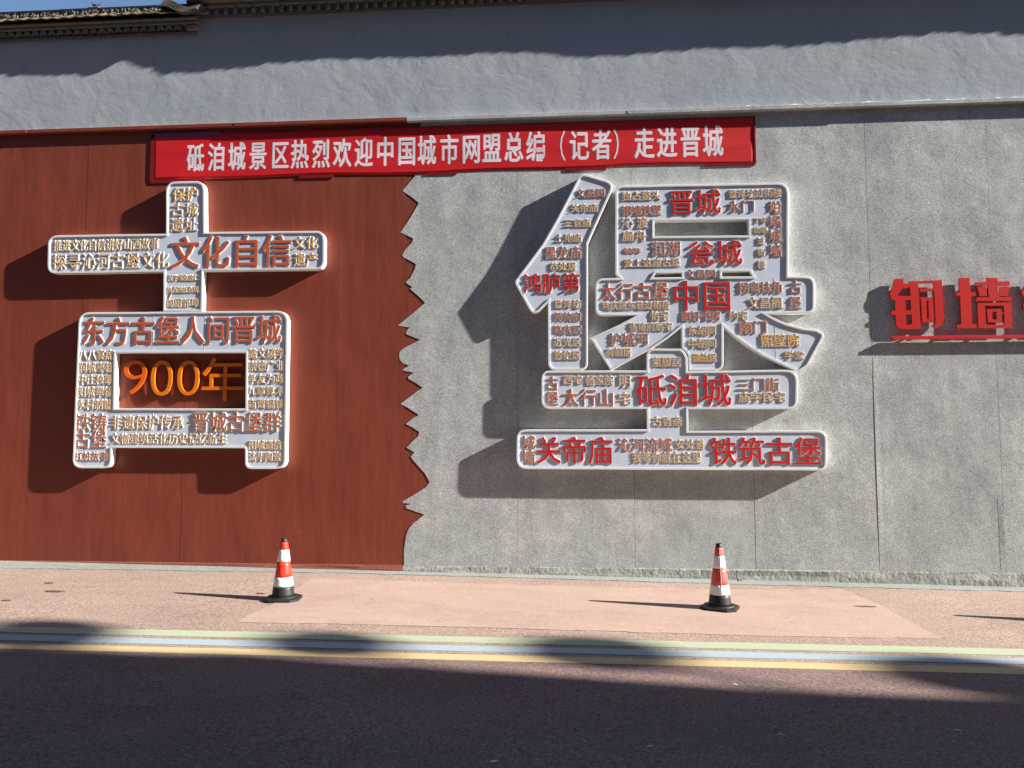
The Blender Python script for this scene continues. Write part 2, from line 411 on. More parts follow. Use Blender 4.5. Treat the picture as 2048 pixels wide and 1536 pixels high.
# lower coping, left of the step
PL = .03
def coping(xa, xb, z0, kind, over, tile_over, proto={}):
    bh = .055 if kind == 'lower' else .055
    # course of bricks
    x = xa; k = 0
    while x < xb-.01:
        L = min(.24 if kind == 'upper' else .165, xb-x)*rnd.uniform(.94, 1.04)
        L = min(L, xb-x)
        box('brick', x+.0015, x+L-.0015, PL-.014-rnd.uniform(0, .003), .05, z0+rnd.uniform(0, .002), z0+bh, M['brick'], wall, .003)
        x += L
    z1 = z0+bh
    pitch = .100 if kind == 'lower' else .108
    n = int((xb-xa-.13 if kind == 'lower' else xb-xa-.2)/pitch)
    for i in range(n):
        xc = xa+pitch*(i+.5) + (.2 if kind == 'upper' else 0)
        if kind == 'lower':
            vs = []; fs = []; m = 8; r = .043
            for q in (0, 1):
                for j in range(m+1):
                    a = math.pi*j/m; vs.append((xc+r*math.cos(a), PL-.050 if q == 0 else .04, z1+.002+.062*math.sin(a)))
            for j in range(m): fs.append((j+1, j, m+1+j, m+2+j))
            fs.append(tuple(range(m+1))[::1]); 
            me = pymesh('dentil_brick', vs, fs)
        else:
            a = pitch*.5; yf = PL-.055
            vs = [(xc-a*.9, yf+.07, z1+.001), (xc+a*.75, yf, z1+.001), (xc+a*.9, .04, z1+.001), (xc-a*.9, .04, z1+.001)]
            vs += [(v[0], v[1], z1+.055) for v in vs]
            fs = [(0, 3, 2, 1), (4, 5, 6, 7), (0, 1, 5, 4), (1, 2, 6, 5), (2, 3, 7, 6), (3, 0, 4, 7)]
            me = pymesh('dentil_brick', vs, fs)
        link_mesh('dentil_brick', me, M['brick'], wall)
    if kind == 'lower':
        box('end_brick', xb-.125, xb-.002, PL-.052, .05, z1+.002, z1+.052, M['brick'], wall, .003)
    else:
        box('end_brick', xa+.01, xa+.19, PL-.052, .05, z1+.002, z1+.052, M['brick'], wall, .003)
    box('backing_course', xa, xb, PL-.004, .3, z1, z1+.064, M['brick'], wall)
    z2 = z1+.066
    x = xa
    while x < xb-.01:
        L = min(.17*rnd.uniform(.95, 1.05), xb-x)
        box('ledge_brick', x+.0015, x+L-.0015, PL-.060-rnd.uniform(0, .003), .28, z2+rnd.uniform(0, .002), z2+.034, M['brick'], wall, .003)
        x += L
    z3 = z2+.036
    # clay soffit boards
    x = xa
    while x < xb-.01:
        L = min(.30*rnd.uniform(.9, 1.1), xb-x)
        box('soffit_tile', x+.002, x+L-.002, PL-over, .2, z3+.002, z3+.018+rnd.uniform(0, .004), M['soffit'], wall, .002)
        x += L
    z4 = z3+.022
    # roof bed and pan tiles, each a curved sheet
    slope = 1.0
    vs, fs = [(xa, PL-over*.9, z4), (xb, PL-over*.9, z4), (xb, .14, z4+.15), (xa, .14, z4+.15), (xa, .14, z4-.01), (xb, .14, z4-.01)], [(0, 1, 2, 3), (0, 3, 4), (1, 5, 2), (0, 4, 5, 1)]
    link_mesh('roof_bed', pymesh('roof_bed', vs, fs), M['soffit'], wall)
    tp = .137
    if 'tile' not in proto:
        vs = []; fs = []; m = 10
        for q in (0, 1, 2):
            for j in range(m+1):
                s = j/m; xx = (s-.5)*tp*1.12
                zz = .007*math.cos(s*2*math.pi)
                for lay in (0, 1):
                    vs.append((xx, [0, .08, .16][q], zz+[0, .047, .090][q] - (.011 if lay == 0 else 0)))
        row = (m+1)*2
        for q in (0, 1):
            for j in range(m):
                a = q*row+j*2
                fs.append((a+1, a+3, a+row+3, a+row+1)); fs.append((a, a+row, a+row+2, a+2))
        for j in range(m): fs.append((j*2, j*2+2, j*2+3, j*2+1))
        fs.append((0, 1, row+1, row)); fs.append((2*m, row+2*m, row+2*m+1, 2*m+1))
        proto['tile'] = pymesh('roof_tile', vs, fs, smooth=False)
        proto['tile'].materials.append(M['tile'])
    n = int((xb-xa)/tp)+1
    for i in range(n):
        xx = xa+tp*(i+.5)
        if xx > xb+.03: break
        for rw in (0, 1):
            o = bpy.data.objects.new('roof_tile', proto['tile']); COL.objects.link(o); o.parent = wall
            o.matrix_parent_inverse = parent_mat(wall).inverted()
            o.location = (xx+rnd.uniform(-.006, .006), -(tile_over*(1-.34*max(0, 1-(xx-xa)/1.3)) if kind == 'upper' else tile_over)+.012*math.sin(xx*1.1)+.006*math.sin(xx*2.7+1)+rw*.085+rnd.uniform(-.005, .004), z4+.016+rw*.058+rnd.uniform(-.004, .004))
            o.rotation_euler = (rnd.uniform(-.03, .03), 0, rnd.uniform(-.03, .03))
    return z4
OVL, OVR = .10, .14
z4L = coping(X0, xs+.02, zbL, 'lower', OVL, .147)
box('wall_head', X0, xs, .04, .30, zbL-.3, z4L+.02, M['plaster'], wall)
z4R = coping(xs-.04, X1, zbR, 'upper', OVR, .200)
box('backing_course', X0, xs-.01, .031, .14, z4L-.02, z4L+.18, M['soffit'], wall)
# carved ridge course and dark cap over the lower coping
zr0 = W(0, 37, -.05).z; zr0 = z4L+.128
x = X0
while x < xs-.02:
    L = min(.245, xs-.02-x)
    # carved ridge brick with relief lumps
    g = []; fs = []; nx, nz = 12, 3
    hgt = .054
    for a in range(nz+1):
        for b_ in range(nx+1):
            g.append((x+.003+(L-.006)*b_/nx, .03-rnd.uniform(0, .016)*(0 if b_ in (0, nx) else 1), zr0+hgt*a/nz))
    for a in range(nz):
        for b_ in range(nx):
            q = a*(nx+1)+b_; fs.append((q, q+1, q+nx+2, q+nx+1))
    bk = len(g); g += [(x+.003, .10, zr0), (x+L-.003, .10, zr0), (x+L-.003, .10, zr0+hgt), (x+.003, .10, zr0+hgt)]
    fs += [(bk+3, bk+2, (nx+1)*nz+nx, (nx+1)*nz), (0, (nx+1)*nz, bk+3, bk), (nx, bk+1, bk+2, (nx+1)*nz+nx)]
    link_mesh('ridge_brick', pymesh('ridge_brick', g, fs), M['ridge'], wall)
    box('ridge_cap_tile', x+.001, x+L-.001, .018, .13, zr0+hgt+.001, zr0+hgt+.021+rnd.uniform(0, .003), M['ridge_cap'], wall)
    x += L
box('ridge_cap_block', xs-.13, xs-.01, .01, .14, zr0+.083, zr0+.115, M['ridge_cap'], wall)
# sweeping end of the verge: stacked curved tiles
for k in range(4):
    vs = []; fs = []; m = 14
    for j in range(m+1):
        s = j/m
        xx = xs-.36+.44*s+k*.012; zz = z4L+.062+.030*math.sin(s*2.2*math.pi+.6)-.05*s+k*.026*(1-.3*s)
        for dx, dz in ((0, 0), (0, .017)):
            vs += [(xx, -.16+.012*k, zz+dz), (xx, .02, zz+dz+.03)]
    for j in range(m):
        a = j*4; b_ = a+4
        fs += [(a, b_, b_+2, a+2), (a+2, b_+2, b_+3, a+3), (a, a+1, b_+1, b_)]
    fs += [(0, 2, 3, 1), (m*4, m*4+1, m*4+3, m*4+2)]
    link_mesh('verge_tile', pymesh('verge_tile', vs, fs), M['tile_grey'], wall)

# ---- red sheet cladding
def wobble(pts, a): return [(p[0]+rnd.uniform(-a, a), p[1]+rnd.uniform(-a, a)) for p in pts]
redc = empty('red_cladding', (-2, 0, 0), 'brick-red painted sheet cladding on the left half of the wall', 'cladding')
ZM = 2.44
XR = 0.0                                  # last red joint (x = 0 plane of joints)
for k in range(-7, 0):
    for (za, zb_) in ((0.0, ZM), (ZM, ZP)):
        o = rnd.uniform(0, .0010)
        box('sheet', k*XJ+.0008, (k+1)*XJ-.0008, -o, .026, za+.0004, zb_-.0004, M['red_sheet'], redc)
# strip of red sheet that runs in under the torn grey edge
box('sheet', .0015, .36, .002, .026, .004, ZP, M['red_sheet'], redc)
def strip(xa, xb, z0, z1, dep, mat, parent, name='cap_strip', step=2.44, first=None):
    x = xa; first = first or step
    L = first
    while x < xb-.01:
        e = min(x+L, xb); o = rnd.uniform(-.003, .003)
        vs, fs = box_vf(x+.002, e-.002, -dep+o, .03, z0, z1)
        n = 8
        box(name, x+.002, e-.002, -dep+o, .028, z0+o*.3, z1+o*.3, mat, parent, .002)
        x = e; L = step
CAPD = .055
zc0 = (W(300, 259, CAPD).z + W(1800, 208, CAPD).z)/2
zc1 = zc0+.040
xc_ = W(813, 240, CAPD).x
strip(-2.44*3+.6-.65+W(97, 262, CAPD).x*0+(-1.5), xc_, zc0+.004, zc1+.002, CAPD-.005, M['red_sheet'], redc, 'cap_strip', 2.44, 2.05)
# ---- grey stone-paint cladding, torn-paper edge on its left
greyc = empty('grey_cladding', (4, 0, 0), 'speckled grey stone-paint cladding with a jagged torn left edge', 'cladding')
TOR = [(835,346),(820,364),(805,382),(822,393),(838,406),(818,440),(801,465),(815,471),(827,477.5),(823,486),(811,499),(804,511),(808,515),(832,528),(829,540),(820,556),(811,565),(818,570),(825,574),(820,577.5),(843,598),(850,606),(843,612),(796,651),(819,655),(811,665),(814,669),(840,679.5),(830,685),(807,697),(799,704),(798,713),(800,720),(806,727),(818,731),(804,740),(812,742.5),(828,745),(816,754),(817,758),(830,765),(845,775),(830,786),(801,808),(815,815),(838,830),(825,837),(812,848),(825,855),(839,864),(836,872),(825,883),(813,895),(822,901),(829,905),(821,913),(830,925),(850,947),(859,964),(852,974),(834,986),(805,1003),(806,1006),(823,1007.5),(812,1011),(811,1016),(849,1029),(838,1038),(827,1046),(817,1058),(812,1072),(808,1100),(808,1134)]
tor = [W(*q) for q in TOR]
tz = [(p.x, p.z) for p in tor]
tz[-1] = (tz[-1][0], .002)
xt_top = W(835, 250).x
first = [(xt_top+.04, ZP)] + tz + [(XJ-.0008, .002), (XJ-.0008, ZP)]
slab('torn_sheet', ccw(first), [], -.0021, .0, M['stone'], greyc, M['stone_cut'])
for k in range(1, 10):
    for (za, zb_) in ((0.0, ZM), (ZM, ZP)):
        o = rnd.uniform(0, .0012)
        box('sheet', k*XJ+.0014, (k+1)*XJ-.0014, -.0012-o, .026, za+.0004, zb_-.0004, M['stone'], greyc)
# a few curled sheet edges that catch the light
def curl(x, z0, z1, out, side):
    vs = []; fs = []; n = 14
    for i in range(n+1):
        s = i/n; z = z0+(z1-z0)*s; o = out*math.sin(math.pi*s)**.8
        vs += [(x+side*.05, -.0026, z), (x, -.0026-o, z), (x, .0, z)]
    for i in range(n):
        a = i*3
        q = [(a, a+1, a+4, a+3), (a+1, a+2, a+5, a+4)]
        fs += q if side < 0 else [f[::-1] for f in q]
    return vs, fs
for x, za, zb_, out, side in ((4*XJ+.002, .02, 2.2, .0022, 1), (5*XJ-.002, .03, .75, .0026, -1)):
    vs, fs = curl(x, za, zb_, out, side)
    link_mesh('lifted_sheet_edge', pymesh('lifted_sheet_edge', vs, fs), M['stone'], greyc)
strip(xc_, X1, zc0-.004, zc1-.002, CAPD, M['stone'], greyc, 'cap_strip', 2.44, 2.4)
# broken bed of mortar over the cap strips
vs = []; fs = []; n = 260
for i in range(n+1):
    x = X0+(X1-X0)*i/n
    h = .012+.016*rnd.random()*(1 if x < 3 else 1.7); d = .004+.014*rnd.random()
    vs += [(x, .029-d-.012, zc1+.001), (x, .029-d, zc1+h), (x, .031, zc1+h+.006)]
for i in range(n):
    a = i*3; fs += [(a, a+3, a+4, a+1), (a+1, a+4, a+5, a+2)]
tag(link_mesh('mortar_bed', pymesh('mortar_bed', vs, fs), M['pale_mortar'], wall))
# foot of the wall: rough mortar below the sheets
vs = []; fs = []; n = 420
from mathutils import noise as mno
def nz(x, q, f): return mno.fractal(Vector((x*f, q*7.3, 1.7)), 1.0, 2.0, 4)
for i in range(n+1):
    x = X0+(X1-X0)*i/n; g = gz(x)-.02
    for q, yy in enumerate((.0, -.010, -.018, -.034)):
        z = .012 if q == 0 else (-.002 if q == 1 else g+(-.004-g)*(.55 if q == 2 else .0))
        vs.append((x, yy-.012*nz(x, q, 1.6)*(q > 0), z+(.014*nz(x, q+9, 1.3) if q in (1, 2) else 0)))
for i in range(n):
    for q in range(3):
        a = i*4+q; fs.append((a+1, a+5, a+4, a))
mi = []
for i in range(n):
    x = X0+(X1-X0)*i/n; mi += [0 if x > 0 else 1]*3
foot = link_mesh('mortar_footing', pymesh('mortar_footing', vs, fs, mi=mi), [M['mortar'], M['red_mortar']], wall)

# ------------------------------------------------------------------ big character signs
def glyph_mesh(ch, wide, narrow, bold=0.0, cache={}):
    """a raised letter: pale body, coloured face a little narrower and proud of it"""
    k = (ch, wide, narrow, bold)
    if k in cache: return cache[k]
    vs = []; fs = []; mis = []
    for off, z1, mi in ((wide, .88, 0), (narrow, 1.0, 1)):
        cu = bpy.data.curves.new('g', 'FONT'); cu.body = ch; cu.offset = 0.0 if bold else off
        cu.resolution_u = 2 if ord(ch) > 255 else 10; cu.extrude = .5
        ob = bpy.data.objects.new('g', cu); COL.objects.link(ob)
        me = bpy.data.meshes.new_from_object(ob.evaluated_get(bpy.context.evaluated_depsgraph_get()))
        bpy.data.objects.remove(ob); bpy.data.curves.remove(cu)
        bo = bold+(.009 if mi == 0 else -.001)
        sh = ((-bo, -bo*.6), (bo, -bo*.6), (-bo, bo*.6), (bo, bo*.6)) if bold else ((0, 0),)
        for q, (dx, dz) in enumerate(sh):
            o = len(vs)
            for v in me.vertices: vs.append((v.co.x+dx, -(z1-q*.012)*(v.co.z+.5), v.co.y+dz))
            for p in me.polygons: mis.append(mi); fs.append([v+o for v in p.vertices])
        bpy.data.meshes.remove(me)
    me = pymesh('character', vs, fs, mi=mis)
    me.materials.append(None); me.materials.append(None)
    xs_ = [v[0] for v in vs]; zs_ = [v[2] for v in vs]
    cache[k] = (me, min(xs_), max(xs_), min(zs_), max(zs_)); return cache[k]
def put_glyph(ch, x, z, sx, sz, y_back, thick, side, face, parent, wide=.014, narrow=-.004, name='character', bold=0.0):
    me = glyph_mesh(ch, wide, narrow, bold)[0]
    o = bpy.data.objects.new(name, me); COL.objects.link(o)
    o.location = (x, y_back, z); o.scale = (sx, thick, sz)
    o.parent = parent; o.matrix_parent_inverse = parent_mat(parent).inverted()
    for i, mm in enumerate((side, face)):
        o.material_slots[i].link = 'OBJECT'; o.material_slots[i].material = mm
    return o
def text_line(s, x0, x1, y0, y1, col, parent, dep, thick=.012, wide=.005, narrow=-.004, bold=0.0):
    """one line of raised characters on the tray at depth dep"""
    A = W(x0, (y0+y1)/2, dep+thick); B = W(x1, (y0+y1)/2, dep+thick)
    zc = (A.z+B.z)/2; h = (y1-y0)*(B.x-A.x)/(x1-x0)
    n = len(s); wdt = B.x-A.x
    ex = wdt/(n-.07); ez = h/.90
    for i, c in enumerate(s):
        x = A.x-.035*ex+i*ex
        put_glyph(c, x, zc-.385*ez, ex, ez, -dep, thick, M['letter_white'], M['L_'+col], parent, wide, narrow, bold=bold)
def fit_glyph(ch, x0, y0, x1, y1, dep, thick, side, face, parent, wide, narrow, name='character', bold=0.0):
    me, a, b, c, d = glyph_mesh(ch, wide, narrow, bold)
    P = W(x0, y1, dep+thick); Q = W(x1, y0, dep+thick)
    sx = (Q.x-P.x)/(b-a); sz = (Q.z-P.z)/(d-c)
    return put_glyph(ch, P.x-a*sx, P.z-c*sz, sx, sz, -dep, thick, side, face, parent, wide, narrow, name, bold)

RIMW = .021; REC = .008
def tray(outline_px, holes_px, depth, parent):
    """a box-shaped letter stroke: white returns, off-white rim, recessed pale face"""
    def conv(pl, seg=6):
        q = [(*W(p[0], p[1], depth).xz, (p[2] if len(p) > 2 else 0)*px_m) for p in pl]
        return round_poly(q, 0, seg)
    O = ccw(conv(outline_px)); H = [ccw(conv(h))[::-1] for h in holes_px]
    loops = [dens(l, .16) for l in [O]+H]
    jit = lambda l: [(p[0]+rnd.uniform(-.0012, .0012), p[1]+rnd.uniform(-.0012, .0012)) for p in l]
    loops = [jit(l) for l in loops]
    ins = [inset(l, RIMW if i == 0 else RIMW) for i, l in enumerate(loops)]
    vs, fs = [], []
    for l in loops: ring_vf(l, -.0085, l, -depth, vs, fs)
    link_mesh('side_return', pymesh('side_return', vs, fs), M['white_metal'], parent)
    vs, fs = [], []
    for l, k in zip(loops, ins):
        mid = inset(l, .003)
        ring_vf(l, -depth, mid, -depth-.002, vs, fs)
        ring_vf(mid, -depth-.002, k, -depth-.002, vs, fs)
        ring_vf(k, -depth-.002, k, -depth+REC, vs, fs)
    link_mesh('rim', pymesh('rim', vs, fs), M['rim'], parent)
    vs, fs = fill_vf(ins, -depth+REC)
    link_mesh('face_panel', pymesh('face_panel', vs, fs), M['face'], parent)
def seam(x, ya, yb, depth, parent):
    a = W(x, ya, depth-REC); b = W(x, yb, depth-REC)
    box('seam', a.x-.0012, a.x+.0012, -(depth-REC)-.0014, -(depth-REC)+.001, b.z, a.z, M['white_metal'], parent)

D1, D2 = .086, .096
gu = empty('raised_character_sign', (-2.2, 0, 2.4), 'white box sign shaped as 古 on the red cladding, covered in small gold words', 'sign')
tray([(332, 363.5, 21), (409, 362, 21), (410, 464.5, 0), (649.5, 461.5, 21), (649, 539, 19), (406.5, 541.5, 0), (405, 622.5, 0), (326.5, 623, 0), (327, 543.5, 0), (95, 547.5, 19), (96, 471, 21), (332, 467.5, 0)], [], D1, gu)
tray([(158, 625, 22), (576, 621.5, 24), (571.5, 938, 20), (490, 938, 14), (490, 896.5, 3), (223.5, 896, 3), (222.5, 936.5, 16), (144.5, 936.5, 20)],
     [[(231.5, 706), (491.5, 705.5), (491, 817), (229.5, 816.5)]], D1, gu)
T1 = D1-REC
for a in (("保护",345.5,396,375,401,'Y'),("古城",342.5,396,406,431.5,'G'),("遗址",341,395,436,462,'G'),
 ("推进文化自信讲好山西故事",107,317,478.5,500,'G'),("探寻沁河古堡文化",105,338,506.5,537,'G'),
 ("文化",587,636,473,497,'Y'),("遗产",588,635,506,531,'Y'),
 ("汉学家张敦仁",336,398,549,561,'G'),("陕西巡抚张瑃",334,397,573,585,'G'),("御厨郭璋",332,397,597,613.5,'G'),
 ("八八宴席",157,228,700,718.5,'G'),("润城枣糕",157,227,725,744,'G'),("中庄秧歌",156,226,750,768.5,'G'),("阳城犁镜",155,225,774,793,'G'),("水村制糖",153,224,799,818.5,'G'),
 ("铁铸",150,214,828,861,'O'),("古堡",150,214,862,895,'O'),("扛桩故事",150,216,904,921,'O'),
 ("非遗保护传承",221,367,831.5,857.5,'G'),("文物建筑活化历史记忆新生",221,454,866.5,887,'G'),
 ("懿文硕学",496.5,569.5,697,716.5,'G'),("崇德广业",496,569,722,741.5,'G'),("孝友为政",495,568.5,747.5,766.5,'G'),("九章算术",494,568,773,790.5,'G'),("商贾辐辏",495,567.5,798.5,816.5,'G'),
 ("阳城道情",497,562.5,881,898.5,'G'),("法华陶瓷",497,562,904,921.5,'G')):
    text_line(*a, gu, T1, .007)
text_line("文化自信",342,583,472.5,533,'P',gu,T1,.008,wide=.005,narrow=-.002,bold=.008)
text_line("东方古堡人间晋城",164,562,634,686,'P',gu,T1,.008,wide=.005,narrow=-.003,bold=.007)
text_line("晋城古堡群",384.5,561.5,824.5,861.5,'O',gu,T1,.012)
for s in ((308, 474, 546), (308, 630, 704), (411, 630, 704), (307, 822, 895), (411, 822, 895)): seam(*s, D1, gu)

num = empty('number_lettering', (-2.2, 0, 2.2), 'amber 900年 lettering standing off the wall inside the opening of the 古 sign', 'lettering')
for ch, x0, x1, y0, y1, mt in (('9',246,294,720.5,788.5,'amber_red'),('0',300,345.5,720.5,791.5,'amber'),('0',353,399,720.5,791,'amber'),('年',402,488.5,714,802,'amber')):
    mm = M[mt]
    fit_glyph(ch, x0, y0, x1, y1, .022, .018, mm, mm, num, -.012 if ch != '年' else 0.0, -.014 if ch != '年' else -.002)
    a = W((x0+x1)/2, (y0+y1)/2+20, .02)
    # short pins that carry each piece
    xa = W(x0+9, 760, .02).x; xb = W(x1-9, 760, .02).x; zc = W(x0, 740 if ch != '年' else 763, .02).z
    for xx in (xa, xb):
        box('mounting_pin', xx-.004, xx+.004, -.0235, .0, zc-.004, zc+.004, M['wire'], num)

bao = empty('raised_character_sign', (3.2, 0, 2.4), 'white box sign shaped as 堡 on the grey cladding, covered in red and gold words', 'sign')
tray([(1162,345.5,14),(1230.5,366,17),(1176,487,0),(1175.5,740.5,14),(1096,740.5,16),(1095.5,606,0),(1067,634,14),(1028.5,564,10),(1086,487,0),(1112,441,0),(1133,402,0)], [], D2, bao)
tray([(1230.5,371.5,16),(1577.5,365,22),(1577,552,0),(1629.5,552.5,18),(1629.5,626.5,16),(1534,628.5,0),(1552,638,0),(1574,647.5,0),(1605,656,0),(1634,659.5,10),(1650,669,12),(1616,732,10),(1597,744.5,10),(1574,734.5,0),(1527.5,712.5,0),(1496,692.5,0),(1471,674.5,0),(1447,655,0),(1447,741,15),(1377,741.5,0),(1376.5,712,0),(1371,703,0),(1363.5,697,0),(1363,655,0),(1337,676,0),(1304.5,697.5,0),(1222,741.5,0),(1180.5,676,0),(1237,650,0),(1273,631,0),(1190.5,631.5,16),(1191,557.5,15),(1238,556,0),(1230.5,548,0)],
     [[(1308.5,441.5),(1497,439.5),(1497,471),(1308.5,472.5)], [(1312,546.5),(1363,546),(1363,554.5),(1306.5,555)], [(1443.5,543.5),(1499,543),(1504,553),(1443.5,553.5)]], D2, bao)
tray([(1293,697.5,15),(1361,697.5,6),(1368,703,0),(1374.5,714,0),(1375.5,742.5,0),(1596,739,24),(1595,818,18),(1376,818.5,0),(1376.5,861.5,0),(1654.5,860.5,20),(1654,941.5,16),(1032.5,938.5,22),(1033.5,859,18),(1294,858.5,0),(1293.5,818,0),(1082.5,818,18),(1083,741.5,16),(1293,741,0)], [], D2+.001, bao)
T2 = D2-REC
for a in (("文昌阁",1153,1210,377,395,'O'),("关帝庙",1141,1196,407,424,'G'),("三官庙",1128,1181,437,454,'G'),("土地庙",1110,1164,467,484,'G'),
 ("黑龙庙",1090,1163,492,517,'O'),("恭处居",1099,1153,524,541,'G'),
 ("世泽坊",1108,1162,599,616.5,'G'),("师帅府",1108,1163,624,641.5,'O'),("笃庆居",1107,1163,650,668,'O'),("近光居",1107,1162,675,693,'G'),("敦伦居",1108,1161,701,719,'G'),
 ("独占鳌头",1244,1322,382,400.5,'G'),("铜墙铁壁",1244,1324,410,430,'O'),("沁",1242,1266,434.5,456,'G'),("渡",1273,1296,434,456,'G'),("扁舟",1244,1293,460.5,482.5,'G'),
 ("润湖",1302,1362,482,511.5,'O'),("爱上这座古堡",1248,1361,516.5,533.5,'G'),("文昌阁",1372,1432,538.5,556,'O'),
 ("世泽坊过街楼",1457,1563,377.5,395.5,'G'),("水门",1455,1510,400,424.5,'O'),("丁字",1506,1535,434.5,447,'G'),("街巷",1508,1536,453,466.5,'G'),("过",1515,1530,474,489,'G'),("街",1515,1530.5,496.5,512,'G'),("楼",1515,1532,520.5,537,'G'),
 ("坩",1537,1563,401.5,427,'O'),("埚",1537,1563,430.5,455.5,'O'),("城",1537.5,1564,458.5,484.5,'O'),("墙",1538,1564,487.5,513,'O'),
 ("太行古堡",1200,1338,565,598.5,'P'),("笃庆居东巷过街楼",1203,1340,602.5,619,'G'),("怡宅",1301,1338,621.5,640.5,'G'),("张瑃府后宅",1258,1345,644.5,661.5,'G'),("护城河",1219,1298,665.5,690,'O'),("有恒居",1211,1263,695.5,713,'G'),("素履居",1304,1362,713.5,733.5,'G'),
 ("南轩书房",1362,1442,621.5,641.5,'O'),("约宅",1458,1496,621.5,639.5,'G'),("南门",1477,1535,641,667,'O'),("照壁院",1521,1600,667.5,693.5,'Y'),("学堂",1569,1609,701.5,719,'G'),
 ("拐弯抹角",1476,1566,563,586.5,'O'),("文昌阁",1496,1565,593.5,617.5,'G'),("古",1579,1604,561,586.5,'O'),("堡",1578,1604,592.5,617.5,'O'),
 ("东胡同",1376,1432,651,670.5,'G'),("中胡同",1376,1432,677,696.5,'G'),("谦益居",1386,1433,706,723.5,'Y'),
 ("古",1092,1118,752.5,778.5,'O'),("堡",1092,1118,783,809.5,'O'),("西宅",1126,1165,750.5,768.5,'G'),("畅家院",1171,1227,750.5,770.5,'G'),("明",1237,1262,749,775,'G'),("宅",1237,1263,784.5,809.5,'G'),("太行山",1126,1229,777.5,812.5,'P'),
 ("古香斋",1304,1364,832.5,852,'G'),("三门街",1475,1560,755.5,781.5,'O'),("庙宇民宅",1477,1572,783.5,804.5,'G'),
 ("城",1045,1071,871.5,897,'O'),("墙",1045,1071,900.5,926.5,'O'),("沁河流域",1236,1345,876,902,'O'),("安处善",1350,1410,878.5,898,'G'),("我等你就在这里",1264,1403,903.5,925.5,'G')):
    text_line(*a, bao, T2, .008)
for a in (("晋城",1338,1441,378.5,428.5,'R'),("瓮城",1377,1484,481,530,'R'),("中",1345,1400,561,619.5,'R'),("国",1405,1463,561,621,'R'),("鸿胪第",1048,1160,546.5,585,'R'),
 ("砥洎城",1273,1462,748.5,811,'R'),("关帝庙",1074,1226,874,926,'R'),("铁筑古堡",1421,1643,875,929,'R')):
    text_line(*a, bao, T2, .010, wide=.005, narrow=-.002, bold=.009)
for ch, x0, x1 in (('4',1246,1255),('0',1256,1263.5),('0',1264.5,1272),('年',1272.5,1283)):
    fit_glyph(ch, x0, 495, x1, 506.5, T2, .007, M['letter_white'], M['L_O'], bao, .02, 0)
for s in ((1237, 866, 936), (1421, 866, 938), (1421, 746, 815), (1236, 746, 815), (1550, 650, 722), (1548, 556, 624)): seam(*s, D2, bao)

# ------------------------------------------------------------------ red box letters on a rail, right
cut = empty('red_box_lettering', (6.2, 0, 2.6), 'thick glossy red letters 铜墙铁壁 on a thin red rail at the right edge', 'lettering')
def zp(pl): return [(*W(1720+a/6.244, 520+b/6.244, .040).xz,) for a, b in pl]
LB, LF = -.022, -.041
def cutp(name, o, hs=(), dy=0.0): return slab(name, zp(o), [zp(h) for h in hs], LF+dy, LB, M['cut_red'], cut)
cutp('character_stroke', [(432,237),(545,235),(538,292),(618,296),(614,266),(1022,252),(1048,760),(1030,790),(975,845),(935,853),(918,840),(948,785),(938,640),(920,296),(916,290),(724,292),(732,380),(760,858),(655,862),(520,862),(478,848),(450,800),(446,690),(398,683),(388,660),(398,635),(443,632),(440,505),(400,500),(385,470),(372,420),(385,380),(410,335)],
     [[(530,352),(622,345),(630,448),(462,448)], [(562,500),(632,500),(640,625),(572,628)], [(575,682),(648,682),(652,805),(578,808)]])
cutp('character_stroke', [(748,356),(916,354),(916,392),(752,392)], dy=.001)
cutp('character_stroke', [(762,466),(922,464),(925,778),(778,778)], [[(832,505),(855,505),(862,738),(838,742)]], dy=.002)
cutp('character_stroke', [(1237,225),(1366,222),(1375,325),(1383,400),(1445,402),(1448,450),(1388,455),(1400,798),(1452,800),(1455,850),(1215,853),(1210,810),(1265,803),(1250,455),(1205,440),(1190,428),(1205,408),(1243,402)])
cutp('character_stroke', [(1583,222),(1715,222),(1722,268),(1868,265),(1870,318),(1722,322),(1728,462),(1895,458),(1892,512),(1452,515),(1454,465),(1608,462),(1598,325),(1442,320),(1442,280),(1590,270)], dy=.001)
cutp('character_stroke', [(1465,332),(1572,332),(1600,450),(1498,452)], dy=.003)
cutp('character_stroke', [(1750,332),(1863,327),(1853,448),(1736,450)], dy=.003)
cutp('character_stroke', [(1466,535),(1892,528),(1895,850),(1482,850)], [[(1562,570),(1797,572),(1808,808),(1575,808)]], dy=.002)
cutp('character_stroke', [(1585,612),(1770,608),(1778,778),(1600,780)], [[(1655,645),(1706,645),(1710,740),(1658,742)]], dy=.003)
for ch, x0, x1 in (('铁', 2045, 2152), ('壁', 2175, 2290)):
    fit_glyph(ch, x0, 556, x1, 656, .022, .019, M['cut_red'], M['cut_red'], cut, 0, 0, bold=.030)
a = W(1784, 672.5, .05); b = W(1784, 679, .05)
box('rail', a.x, 9.2, -.052, -.020, b.z, a.z, M['cut_red'], cut, .002)
for px in (1812, 1880, 1950, 2030):
    x = W(px, 676, .03).x
    box('bracket', x-.006, x+.006, -.0205, .0, b.z+.006, a.z-.006, M['wire'], cut)
    z = W(px, 600, .03).z
